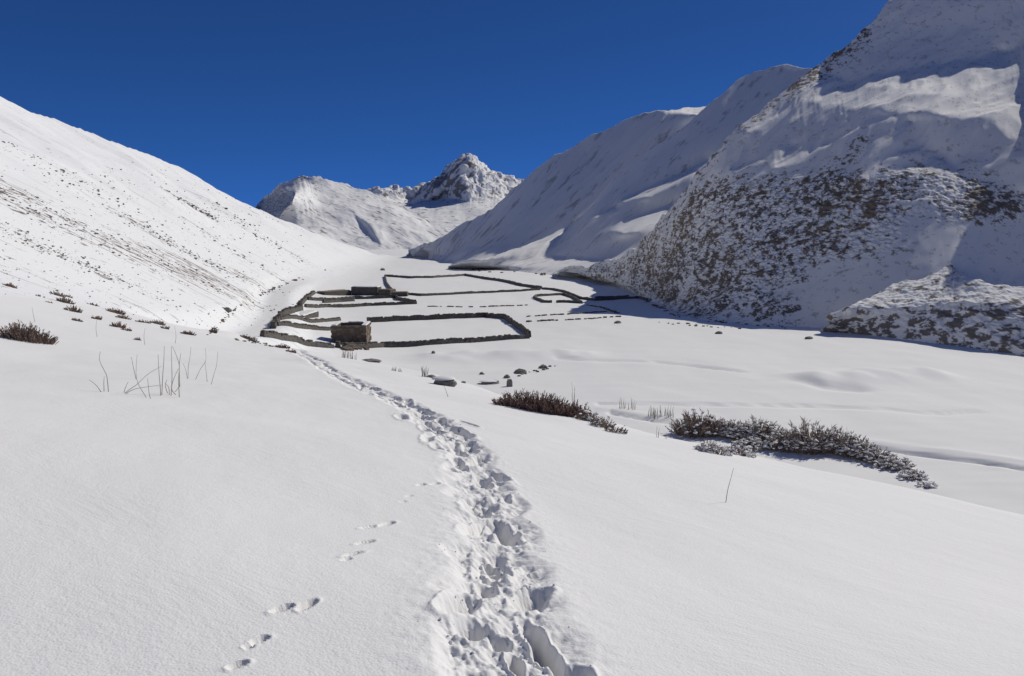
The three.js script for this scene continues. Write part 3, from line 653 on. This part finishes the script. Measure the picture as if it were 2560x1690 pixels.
function snowSlab(w, h, d, seed) {
  const g = new THREE.BoxGeometry(w, h, d, Math.max(2, Math.round(w / .3)), 2, Math.max(2, Math.round(d / .3))), p = g.attributes.position;
  for (let i = 0; i < p.count; i++) { const x = p.getX(i), y = p.getY(i), z = p.getZ(i), n = noise(x * 1.3 + seed, 3, z * 1.3); p.setXYZ(i, x * (y > 0 ? .93 : 1) + .05 * n, y > 0 ? y + .09 * n : y, z * (y > 0 ? .9 : 1) + .05 * noise(x + 9, seed, z)); }
  g.computeVertexNormals(); return g;
}
{ // the square roofless hut
  const o = hit(873, 861), d = -o.z, w = 86 * d / F, hgt = 47 * d / F, dep = 4.4, th = .55;
  const t = thing('stone_hut', o, 'square roofless stone hut with snow on its wall tops', 'hut');
  t.rotation.y = .05;
  const R = rng(77);
  const course = (name, len, pos, turn, rows, step) => {
    const wl = part(name, new THREE.BoxGeometry(len - .1, hgt + 1, th - .16), blockMats[4], t); wl.position.copy(pos); wl.position.y = (hgt - 1) / 2 - .06; wl.rotation.y = turn;
    const rh = hgt / rows;
    for (let r = 0; r < rows; r++) { let x = -len / 2 + (r % 2) * -.12; while (x < len / 2 - .1) { const bw = Math.min(step * (.7 + .7 * R()), len / 2 + .1 - x); const b = part('stone', blockGeos[Math.floor(R() * 5)], blockMats[Math.floor(R() * 5)], wl); b.scale.set(bw * .97, rh * (.93 + .1 * R()), th * (.98 + .14 * R())); b.position.set(x + bw / 2, -(hgt - 1) / 2 + .06 + (r + .5) * rh, (R() - .5) * .05); x += bw; } }
  };
  course('front_wall', w, new THREE.Vector3(0, 0, 0), 0, 8, .58);
  course('back_wall', w, new THREE.Vector3(0, 0, -dep), 0, 8, .8);
  course('side_wall', dep - th, new THREE.Vector3(-w / 2 + th / 2, 0, -dep / 2), Math.PI / 2, 8, .8);
  course('side_wall', dep - th, new THREE.Vector3(w / 2 - th / 2, 0, -dep / 2), Math.PI / 2, 8, .8);
  for (const s of [-1, 1]) { const c = part('snow_cap', snowSlab(th * 1.05, .16, dep - .2, s * 5), capMat, t); c.position.set(s * (w / 2 - th / 2), hgt + .1, -dep / 2); }
  const c2 = part('snow_cap', snowSlab(w * .45, .14, th * .9, 21), capMat, t); c2.position.set(.3, hgt + .09, -dep);
  const fl = part('snow_floor', snowSlab(w - th * 2, .3, dep - th * 2, 41), capMat, t); fl.position.set(0, .35, -dep / 2);
}
{ // tumbled stones in front of the hut
  const R = rng(88), list = [];
  for (let k = 0; k < 46; k++) list.push([858 + 62 * R(), 858 + 18 * R()]);
  list.forEach(([a, b]) => {
    const p = hit(a, b), m = new THREE.Mesh(blockGeos[Math.floor(R() * 5)], blockMats[Math.floor(R() * 5)]); m.name = numbered('fallen_stone');
    const s = .3 + .35 * R(); m.scale.set(s * 1.3, s * .8, s); m.rotation.set(R() * .5, R() * 6, R() * .5); m.position.copy(p); m.position.y += s * .15;
    put(tag(m, 'fallen stone in the rubble at the foot of the square hut', 'stone', 'rubble at the foot of the hut'));
  });
}
function lowHouse(label, px0, px1, py, hpx, dep, seed, snow) {
  const A = hit(px0, py), B = hit(px1, py), o = A.clone().lerp(B, .5), L = A.distanceTo(B), h = hpx * -o.z / F; o.y = Math.min(A.y, B.y);
  const t = thing('stone_house', o, label, 'house'); t.rotation.y = Math.atan2(-(B.z - A.z), B.x - A.x);
  const g = new THREE.BoxGeometry(L, h + .8, dep, Math.round(L / .5), 5, Math.round(dep / .6)), p = g.attributes.position;
  for (let i = 0; i < p.count; i++) { const x = p.getX(i), y = p.getY(i), z = p.getZ(i); p.setXYZ(i, x + .14 * noise(x * 2 + seed, y * 2, z * 2), y + .22 * noise(x * .7, seed, z) * (y > 0 ? 1 : .3), z + .14 * noise(x * 2, y * 2 + seed, z * 2)); }
  const f = g.toNonIndexed(); f.computeVertexNormals(); const wl = part('wall', paintStone(f, seed, .05, .11), stoneMat, t); wl.position.set(0, h / 2 - .4, -dep / 2);
  const r = part('roof', snowSlab(L * .96, .22, dep * .9, seed), snow ? capMat : blockMats[1], t); r.position.set(0, h + .1, -dep / 2);
}
lowHouse('low left wing of the long stone house by the road', 812, 878, 738, 12, 3.4, 301, false);
lowHouse('tall middle block of the long stone house, snow on its roof', 878, 944, 738, 20, 4, 302, true);
lowHouse('brownish right wing of the long stone house', 945, 976, 739, 14, 3.2, 303, false);
lowHouse('lowest outbuilding at the right end of the long stone house', 978, 1018, 741, 9, 3, 304, false);
lowHouse('small dark shed alone between the road wall and hut', 760, 797, 793, 15, 2.8, 305, true);

// ------------------------------------------------------------------ boulders
function rockGeometry(seed, sx, sy, sz) {
  const g = new THREE.IcosahedronGeometry(1, 3), p = g.attributes.position;
  for (let i = 0; i < p.count; i++) { const x = p.getX(i), y = p.getY(i), z = p.getZ(i), s = 1 + .32 * noise(x * 1.3 + seed, y * 1.3, z * 1.3) + .14 * noise(x * 3, y * 3 + seed, z * 3); p.setXYZ(i, x * s * sx, y * s * sy, z * s * sz); }
  g.computeVertexNormals(); return paintStone(g, seed, .10, .22);
}
function boulder(px, py, wpx, hpx, label, cap = 0, group, name = 'boulder') {
  const o = hit(px, py), m = -o.z / F, t = thing(name, o, label, name === 'boulder' ? 'boulder' : 'stone', group), s = Math.round(px * 7 + py);
  const r = part('rock', rockGeometry(s % 97, wpx * m / 2, hpx * m * .75, wpx * m / 2.6), stoneMat, t); r.position.y = hpx * m * .1;
  if (cap) { const g = new THREE.SphereGeometry(1, 24, 10, 0, Math.PI * 2, 0, Math.PI / 2), p = g.attributes.position; for (let i = 0; i < p.count; i++) { const x = p.getX(i), z = p.getZ(i); p.setXYZ(i, x * (1 + .12 * noise(x * 2, s, z * 2)), p.getY(i), z); } g.scale(wpx * m * .5, hpx * m * .3, wpx * m * .36); g.computeVertexNormals(); const c = part('snow_cap', g, capMat, t); c.position.y = hpx * m * .62; c.position.x = -wpx * m * .06; }
}
boulder(1112, 963, 58, 26, 'grey boulder under a snow cap above the boot trail', 1);
boulder(1078, 944, 24, 8, 'flat dark stone between tufts left of the snow capped boulder', 0);
boulder(926, 903, 50, 7, 'long flat dark slab lying before the hut wall', 0);
boulder(1300, 933, 30, 13, 'dark boulder, largest in the row above the brown shrub', 0);
boulder(1358, 920, 22, 10, 'small dark boulder upper right in the row of stones', 0);
boulder(1267, 944, 16, 9, 'small stone just left of the largest boulder in the row', 0);
boulder(1274, 966, 16, 22, 'upright pointed stone standing just above the brown shrub', 0);
boulder(1205, 936, 13, 7, 'small lone stone left of the row above the shrub', 0);
boulder(1083, 883, 10, 7, 'tiny lone stone below the big enclosure wall', 0);
boulder(1544, 808, 17, 7, 'dark lone stone on the valley floor beyond the footings', 0);
boulder(2022, 847, 20, 7, 'dark lone stone on the valley floor right of centre', 0);
boulder(1796, 834, 18, 7, 'dark stone near the foot of the scrubby mountain', 0);
boulder(957, 676, 12, 7, 'dark rock at the left beyond the far enclosure corner', 0);
boulder(566, 777, 26, 10, 'dark rock on the lower hillside above the cart road', 0);
boulder(1158, 957, 12, 5, 'low stone right of the snow capped boulder', 0);
boulder(1224, 958, 46, 9, 'flat half buried slab left of the upright pointed stone', 1);
{ const R = rng(404);
  // [from x, y, to x, y, number, what they lie on, names of the two ends]
  const rows = [[1610, 752, 1700, 792, 26, 'small stone on the stream bank', 'where the far wall ends', 'under the scrubby mountain'], [1640, 806, 1850, 822, 16, 'small stone on open snow before the stream bank', 'nearer the footings', 'nearer the lone stones'],
    [1700, 795, 1960, 818, 22, 'small stone under the scrubby mountain foot', 'at the left of its foot', 'at the middle of its foot'], [1160, 674, 1400, 688, 22, 'small stone along the sunlit fan', 'at its left tip', 'at its right end'], [1230, 958, 1390, 915, 16, 'small stone in the row above the brown shrub', 'by the upright stone', 'at the far right'],
    [520, 838, 600, 760, 26, 'small stone edging the cart road', 'at the near end', 'farther up the road'], [640, 742, 760, 690, 22, 'small stone beside the upper cart road', 'before the bend', 'past the bend'], [590, 848, 690, 868, 16, 'small stone at the end of the boot trail', 'by the mounded scrub', 'by the pinkish scrub']];
  for (const [a, b, c, d, n, what, near0, near1] of rows) for (let k = 0; k < n; k++) {
    const t = R(), p = hit(mix(a, c, t) + (R() - .5) * 8, mix(b, d, t) + (R() - .5) * 6), m = -p.z / F, s = (2.2 + 3.2 * R()) * m;
    const o = new THREE.Mesh(blockGeos[Math.floor(R() * 5)], blockMats[Math.floor(R() * 5)]); o.name = numbered('small_stone'); o.scale.set(s * 1.6, s * .8, s * 1.2); o.rotation.y = R() * 6; o.position.copy(p); o.position.y += s * .12;
    const l = `${what} ${t < .5 ? near0 : near1}`;
    put(tag(o, l, 'stone', l.replace('small stone', 'stones')));
  } }

// ------------------------------------------------------------------ shrubs
const TWIG = [[.19, .148, .122], [.24, .19, .15], [.29, .228, .175], [.165, .135, .12], [.25, .145, .118]];
class Strips {
  constructor() { this.p = []; this.c = []; }
  tri(a, b, c, k) { this.p.push(a.x, a.y, a.z, b.x, b.y, b.z, c.x, c.y, c.z); for (let i = 0; i < 3; i++) this.c.push(k[0], k[1], k[2]); }
  tube(pts, r0, r1, k) {
    const rings = pts.map((p, i) => { const d = pts[Math.min(i + 1, pts.length - 1)].clone().sub(pts[Math.max(0, i - 1)]).normalize(), u = new THREE.Vector3(.31, .2, .93).cross(d).normalize(), v = d.clone().cross(u), r = mix(r0, r1, i / (pts.length - 1)); return [0, 1, 2].map(q => p.clone().addScaledVector(u, r * Math.cos(q * 2.0944)).addScaledVector(v, r * Math.sin(q * 2.0944))); });
    for (let i = 0; i < rings.length - 1; i++) for (let q = 0; q < 3; q++) { const a = rings[i][q], b = rings[i][(q + 1) % 3], c = rings[i + 1][q], d = rings[i + 1][(q + 1) % 3]; this.tri(a, b, c, k); this.tri(b, d, c, k); }
  }
  build() { const g = new THREE.BufferGeometry(); g.setAttribute('position', new THREE.Float32BufferAttribute(this.p, 3)); g.setAttribute('color', new THREE.Float32BufferAttribute(this.c, 3)); g.computeVertexNormals(); return g; }
}
const V3 = (x, y, z) => new THREE.Vector3(x, y, z);
// clumps: [pixel x, pixel y of the foot, width px, height px, shoots]
function shrub(label, clumps, { seed, snow = 0, lean = [0, 0], red = .3, group, name = 'shrub', leaf = 1, thick = 1 }) {
  const R = rng(seed), o = hit(clumps[0][0], clumps[0][1]), t = thing(name, o, label, 'shrub', group), stems = new Strips(), leaves = new Strips(), drift = [];
  for (const [px, py, w, h, n] of clumps) {
    const c = hit(px, py), m = -c.z / F, rx = w * m / 2, rz = Math.min(rx, w * m * .4), hh = h * m * (name === 'scrub' ? .75 : snow > .1 ? .88 : 1.0);
    for (let k = 0; k < n * (snow > .1 ? .85 : 1.1); k++) {
      const a = R() * 6.283, q = Math.sqrt(R()), x = c.x + Math.cos(a) * q * rx * .9, z = c.z + Math.sin(a) * q * rz * .9 - rz * .5;
      const base = V3(x, ground(x, z) - .03, z), l = hh * (1 - .5 * q * q) * (.55 + .6 * R());
      const dir = V3(Math.cos(a) * q * .9 + lean[0] + (R() - .5) * 1.1, .85, Math.sin(a) * q * .6 + lean[1] + (R() - .5) * .6).normalize();
      const bend = V3((R() - .5) * .5, .3 * R(), (R() - .5) * .5), pts = [];
      for (let i = 0; i < 4; i++) { const s = i / 3; pts.push(base.clone().addScaledVector(dir, l * s).addScaledVector(bend, l * s * s * .5).sub(o)); }
      const col = R() < red ? TWIG[4] : TWIG[Math.floor(R() * 4)], rr = m * (.9 + .5 * R()) * thick;
      stems.tube(pts, rr, rr * .35, col);
      const nl = Math.round((8 + 7 * R()) * leaf);
      for (let i = 0; i < nl; i++) {
        const s = .2 + .8 * R(), p = base.clone().addScaledVector(dir, l * s).addScaledVector(bend, l * s * s * .5).sub(o), d = dir.clone().add(V3(R() - .5, R() * .6 - .1, R() - .5).multiplyScalar(2)).normalize(), L = l * (.12 + .16 * R()), u = V3(R() - .5, R() - .5, R() - .5).cross(d).normalize().multiplyScalar(m * (.7 + .5 * R()));
        const e = p.clone().addScaledVector(d, L), mid = p.clone().addScaledVector(d, L * .45);
        leaves.tri(p, mid.clone().add(u), e, col); leaves.tri(p, e, mid.clone().sub(u), col);
      }
      if (R() < snow * 3.2) { const s = .6 + .4 * R(), p = pts[0].clone().lerp(pts[3], s), g = new THREE.IcosahedronGeometry(1, 1), sc = m * (2.0 + 3.6 * R() * R()); g.scale(sc * (1 + R()), sc * .6, sc * (1 + R() * .6)); g.rotateY(R() * 6); g.rotateZ((R() - .5) * .7); g.translate(p.x, p.y, p.z); drift.push(g); }
    }
  }
  part('stems', stems.build(), plantMat, t).userData.kind = 'stuff';
  if (leaf) part('twigs', leaves.build(), plantMat, t).userData.kind = 'stuff';
  if (drift.length) { const g = mergeGeometries(drift); g.computeVertexNormals(); part('snow_load', g, capMat, t).userData.kind = 'stuff'; }
  return t;
}
shrub('long dark reddish brown shrub on the edge of the foreground slope', [[1262, 1014, 60, 24, 90], [1300, 1020, 90, 44, 190], [1350, 1030, 100, 50, 240], [1400, 1038, 90, 46, 220], [1440, 1044, 70, 40, 150]], { seed: 11, red: .55, lean: [.05, 0] });
shrub('thin trailing tail of the reddish brown shrub, right end', [[1470, 1052, 60, 30, 90], [1505, 1068, 60, 28, 80], [1540, 1082, 60, 22, 60]], { seed: 12, red: .2, snow: .1, lean: [.5, .1] });
shrub('dark rounded shrub at the left end of the snowy shrub row', [[1745, 1092, 110, 62, 320], [1790, 1090, 80, 52, 160]], { seed: 13, red: .15, snow: .12 });
shrub('low brown shrub lying in front of the dark rounded shrub', [[1790, 1134, 90, 34, 150], [1850, 1138, 90, 30, 140]], { seed: 14, red: .45, snow: .3 });
shrub('snow dusted shrub in the middle left of the snowy row', [[1850, 1098, 90, 48, 200], [1905, 1104, 100, 56, 260], [1880, 1124, 90, 34, 140]], { seed: 15, red: .1, snow: .32 });
shrub('tallest snow dusted shrub in the middle of the snowy row', [[1970, 1128, 90, 52, 200], [2030, 1132, 110, 78, 330]], { seed: 16, red: .15, snow: .28 });
shrub('snow dusted shrub right of the tallest one in the row', [[2105, 1134, 100, 62, 260], [2150, 1146, 80, 52, 190]], { seed: 17, red: .2, snow: .3 });
shrub('low leaning shrub trailing off at the right of the row', [[2195, 1158, 80, 44, 190], [2240, 1174, 80, 38, 170], [2285, 1198, 70, 28, 110], [2320, 1218, 50, 18, 60]], { seed: 18, red: .3, snow: .3, lean: [.7, .15] });
shrub('bushy brown shrub at the left edge below the hillside', [[40, 848, 80, 42, 230], [80, 856, 90, 32, 160]], { seed: 19, red: .35, lean: [.2, 0] });
for (const [label, cl, red] of [
  ['long brown scrub strip slanting down the left hillside foot', [[140, 738, 34, 16, 40], [158, 756, 40, 20, 60], [178, 778, 40, 20, 60]], .3],
  ['reddish scrub highest at the left edge of the hillside', [[21, 716, 30, 14, 50]], .9],
  ['brown scrub mound half under snow among the hillside scrub', [[285, 782, 44, 18, 70], [305, 796, 36, 14, 50]], .4],
  ['scrub just below the half snowed brown mound', [[292, 818, 34, 18, 60], [314, 826, 30, 12, 40]], .4],
  ['small orange brown scrub left of the half snowed mound', [[240, 798, 24, 14, 50]], .7],
  ['small grey scrub left of the orange brown one', [[189, 802, 26, 12, 40]], .1],
  ['thin dark scrub strip above the foreground twigs', [[355, 806, 40, 10, 60]], .1],
  ['scrub with upright stems right of the thin dark strip', [[392, 810, 36, 14, 60], [412, 822, 16, 16, 24]], .1],
  ['reddish scrub alone on the slope edge right of the twigs', [[468, 836, 36, 13, 70]], .9],
  ['small upright dark scrub beside the road start', [[533, 832, 14, 20, 40]], .1],
  ['dark mounded scrub at the left end of the broken wall', [[622, 850, 48, 16, 110]], .1],
  ['pinkish brown scrub beside the far end of the trail', [[705, 870, 34, 16, 70], [726, 880, 26, 12, 40]], .8],
  ['small dark tuft on the slope edge above the tall twigs', [[343, 850, 14, 12, 30]], .2],
  ['small dark scrub left of the slanting scrub strip', [[121, 756, 14, 9, 20]], .2],
  ['tiny dark scrub high left above the slanting strip', [[94, 740, 12, 8, 20]], .2],
  ['dark scrub sliver right of the slanting strip top', [[168, 742, 22, 10, 30]], .2],
  ['thin dark scrub above the orange brown one', [[228, 762, 30, 9, 40]], .2],
]) shrub(label, cl, { seed: Math.round(cl[0][0] * 3 + 7), red, thick: 1.3, group: undefined, name: 'scrub' });
function tuft(label, px, py, w, h, n, seed, col, group) {
  const R = rng(seed), o = hit(px, py), m = -o.z / F, s = new Strips(), t = thing('grass_tuft', o, label, 'grass tuft', group);
  for (let k = 0; k < n; k++) { const x = (R() - .5) * w * m, z = (R() - .5) * w * m * .6, y = ground(o.x + x, o.z + z) - o.y - .02, l = h * m * (.5 + .6 * R()), dx = (R() - .5) * .35 * l, dz = (R() - .5) * .3 * l; s.tube([V3(x, y, z), V3(x + dx * .4, y + l * .55, z + dz * .4), V3(x + dx, y + l, z + dz)], m * .55, m * .2, col); }
  part('blades', s.build(), plantMat, t).userData.kind = 'stuff';
}
const STRAW = [.22, .18, .12], DRY = [.12, .10, .08];
tuft('dry grass tuft left of the snow capped boulder', 1062, 942, 18, 28, 26, 61, DRY);
tuft('pale dry grass by the stub of wall before the hut', 872, 896, 36, 26, 30, 62, STRAW);
tuft('low dry grass between trail and snow capped boulder', 992, 928, 26, 12, 20, 63, DRY);
tuft('tall dry grass stems on the bank behind the brown shrub', 1565, 1022, 44, 30, 16, 64, STRAW);
tuft('dark dry grass on the bank left of the snowy shrubs', 1652, 1042, 64, 26, 46, 65, DRY);
tuft('thin grass stems standing left of the dark rounded shrub', 1655, 1096, 26, 30, 5, 66, DRY);
tuft('tall pale stem pair rising from the brown shrub', 1432, 1010, 10, 56, 4, 67, DRY);

// bare stalks traced as bent stems standing in the snow
function stalks(label, list, seed, thickPx = 1.5) {
  const R = rng(seed), o = hit(list[0][0][0], list[0][0][1]), t = thing('dead_stalk', o, label, 'dead plant');
  for (const path of list) {
    const b = hit(path[0][0], path[0][1]), z = -b.z, m = z / F, k = (R() - .5) * .4;
    const pts = path.map(([px, py], i) => at(px, py, z * (1 + k * .02 * i))); pts[0] = b.clone(); pts[0].y -= .03;
    const c = new THREE.CatmullRomCurve3(pts.map(p => p.sub(o))), s = new Strips(); s.tube(c.getPoints(8), m * thickPx * .72, m * thickPx * .3, [[.24, .19, .145], [.30, .24, .18]][Math.floor(R() * 2)]);
    part('stalk', s.build(), plantMat, t);
  }
}
const tw = l => l.map(p => p.map(([x, y]) => [160 + x / 5.163, 840 + y / 5.163]));
stalks('bent forked dead stalk, leftmost of the bare twigs', tw([[[575, 720], [560, 560], [545, 490], [490, 390], [455, 290], [470, 200]], [[518, 715], [515, 600], [520, 520]], [[495, 725], [420, 640], [325, 565]]]), 1, 1.5);
stalks('low slanting dead stalks between the forked and dense twigs', tw([[[760, 735], [860, 680], [940, 630], [1060, 510], [1150, 450], [1260, 390]], [[770, 735], [900, 690], [1090, 655], [1270, 630]], [[765, 730], [800, 650], [830, 590]], [[1080, 795], [1010, 710], [955, 610], [930, 480], [945, 240]], [[935, 560], [900, 420], [870, 270]], [[1122, 810], [1100, 740], [1085, 600], [1080, 540]]]), 2, 1.3);
stalks('dense clump of upright dead stalks in the foreground snow', tw([[[1250, 770], [1240, 620], [1225, 450], [1215, 240]], [[1262, 760], [1275, 520], [1290, 300], [1295, 130]], [[1380, 770], [1395, 560], [1390, 330], [1385, 130]], [[1345, 740], [1310, 640], [1330, 560]], [[1400, 715], [1445, 710], [1500, 630]], [[1490, 790], [1480, 560], [1490, 380], [1450, 250], [1400, 130]], [[1480, 420], [1430, 520], [1390, 690]], [[1495, 660], [1490, 360], [1510, 220]], [[1360, 760], [1350, 660], [1300, 600]]].map(p => p[0][1] < 600 ? [[1470, 760], ...p.reverse()] : p)), 3, 1.5);
stalks('faint dead stalks right of the dense twig clump', tw([[[1600, 550], [1605, 400], [1625, 280], [1640, 140]], [[1595, 550], [1570, 430], [1535, 350]], [[1690, 560], [1760, 430], [1830, 320], [1825, 150]], [[1895, 625], [1940, 480], [1970, 380], [1985, 200]], [[1850, 590], [1835, 460], [1820, 320]]]), 4, 1.0);
stalks('faint thin stalks on the slope edge below hillside scrub', [[[88, 806], [82, 780], [80, 768]], [[243, 842], [240, 820], [242, 800]], [[438, 858], [440, 838], [436, 815]], [[362, 862], [360, 840], [363, 820]]], 5, .8);
stalks('single thin dark stick standing in the right foreground snow', [[[1814, 1256], [1819, 1226], [1826, 1200], [1834, 1170]]], 6, 1.5);
stalks('short bent twig below the snow capped boulder', [[[1121, 992], [1114, 974], [1108, 960]]], 7, 1.0);

// ------------------------------------------------------------------ crumbs of snow kicked out along the trail
{
  const R = rng(515), N = 220, g = new THREE.IcosahedronGeometry(1, 1), p = g.attributes.position;
  for (let i = 0; i < p.count; i++) { const x = p.getX(i), y = p.getY(i), z = p.getZ(i), s = 1 + .35 * noise(x * 1.7, y * 1.7, z * 1.7); p.setXYZ(i, x * s, y * s, z * s); }
  g.computeVertexNormals();
  const mesh = new THREE.InstancedMesh(g, capMat, N), M = new THREE.Matrix4(), Q = new THREE.Quaternion(), E = new THREE.Euler();
  for (let k = 0; k < N; k++) {
    const i = Math.floor(Math.pow(R(), 1.5) * (trailPts.length - 3)), t = R(), A = trailPts[i], B = trailPts[i + 1], q = (R() + R() + R() - 1.5) * .34;
    const x = mix(A[0], B[0], t) + q, z = mix(A[1], B[1], t) + (R() - .5) * .3, s = .003 + .007 * Math.pow(R(), 4);
    E.set(R() * 6, R() * 6, R() * 6); Q.setFromEuler(E);
    M.compose(V3(x, Hfull(x, z) + s * .3, -z), Q, V3(s * (1 + .5 * R()), s * .8, s)); mesh.setMatrixAt(k, M);
  }
  mesh.name = 'snow_crumbs'; mesh.userData = { kind: 'stuff', label: 'loose crumbs of snow kicked out beside the boot trail', category: 'snow crumbs' };
  put(mesh);
}
// ------------------------------------------------------------------ stones and grass clumps strewn over the hillside
{
  const R = rng(909), bands = hillBands, N = 4200, g = new THREE.IcosahedronGeometry(1, 0);
  const mesh = new THREE.InstancedMesh(g, new THREE.MeshStandardMaterial({ color: 0xffffff, roughness: .95, flatShading: true }), N), M = new THREE.Matrix4(), Q = new THREE.Quaternion(), E = new THREE.Euler(), C = new THREE.Color();
  let k = 0;
  while (k < N) {
    let x, z, f = 1;
    if (R() < .55) { const b = bands[Math.min(bands.length - 1, Math.floor(R() * R() * bands.length))], i = Math.floor(R() * (b.p.length - 1)), A = b.p[i], B = b.p[i + 1], t = R(), s = (40 + A.length() * .9) * b.w * 1.25; x = mix(A.x, B.x, t) + (R() + R() - 1) * s; z = mix(A.z, B.z, t) + (R() + R() - 1) * s; }
    else { const p = hit(-40 + R() * 800, 420 + R() * 400); x = p.x; z = p.z; f = .7; }
    if (hillHeight(x, -z) < Math.max(shoulderHeight(x, -z), valleyHeight(x, -z))) { if (R() < .98) continue; }
    const d = Math.hypot(x, z), s = d / F * (.6 + 2.3 * Math.pow(R(), 5)) * f;
    E.set(R() * .4, R() * 6, R() * .4); Q.setFromEuler(E);
    M.compose(V3(x, ground(x, z) + s * .1, z), Q, V3(s * (1 + R()), s * .8, s * (1 + R()))); mesh.setMatrixAt(k, M);
    const v = .09 + .1 * R(); mesh.setColorAt(k, C.setRGB(v * 1.1, v * .95, v * .85)); k++;
  }
  mesh.name = 'scattered_stones'; mesh.userData = { kind: 'stuff', label: 'countless small stones and grass clumps strewn over the left hillside', category: 'stones' };
  put(mesh);
}
renderer.setSize(1024, 676);
renderer.render(scene, camera);
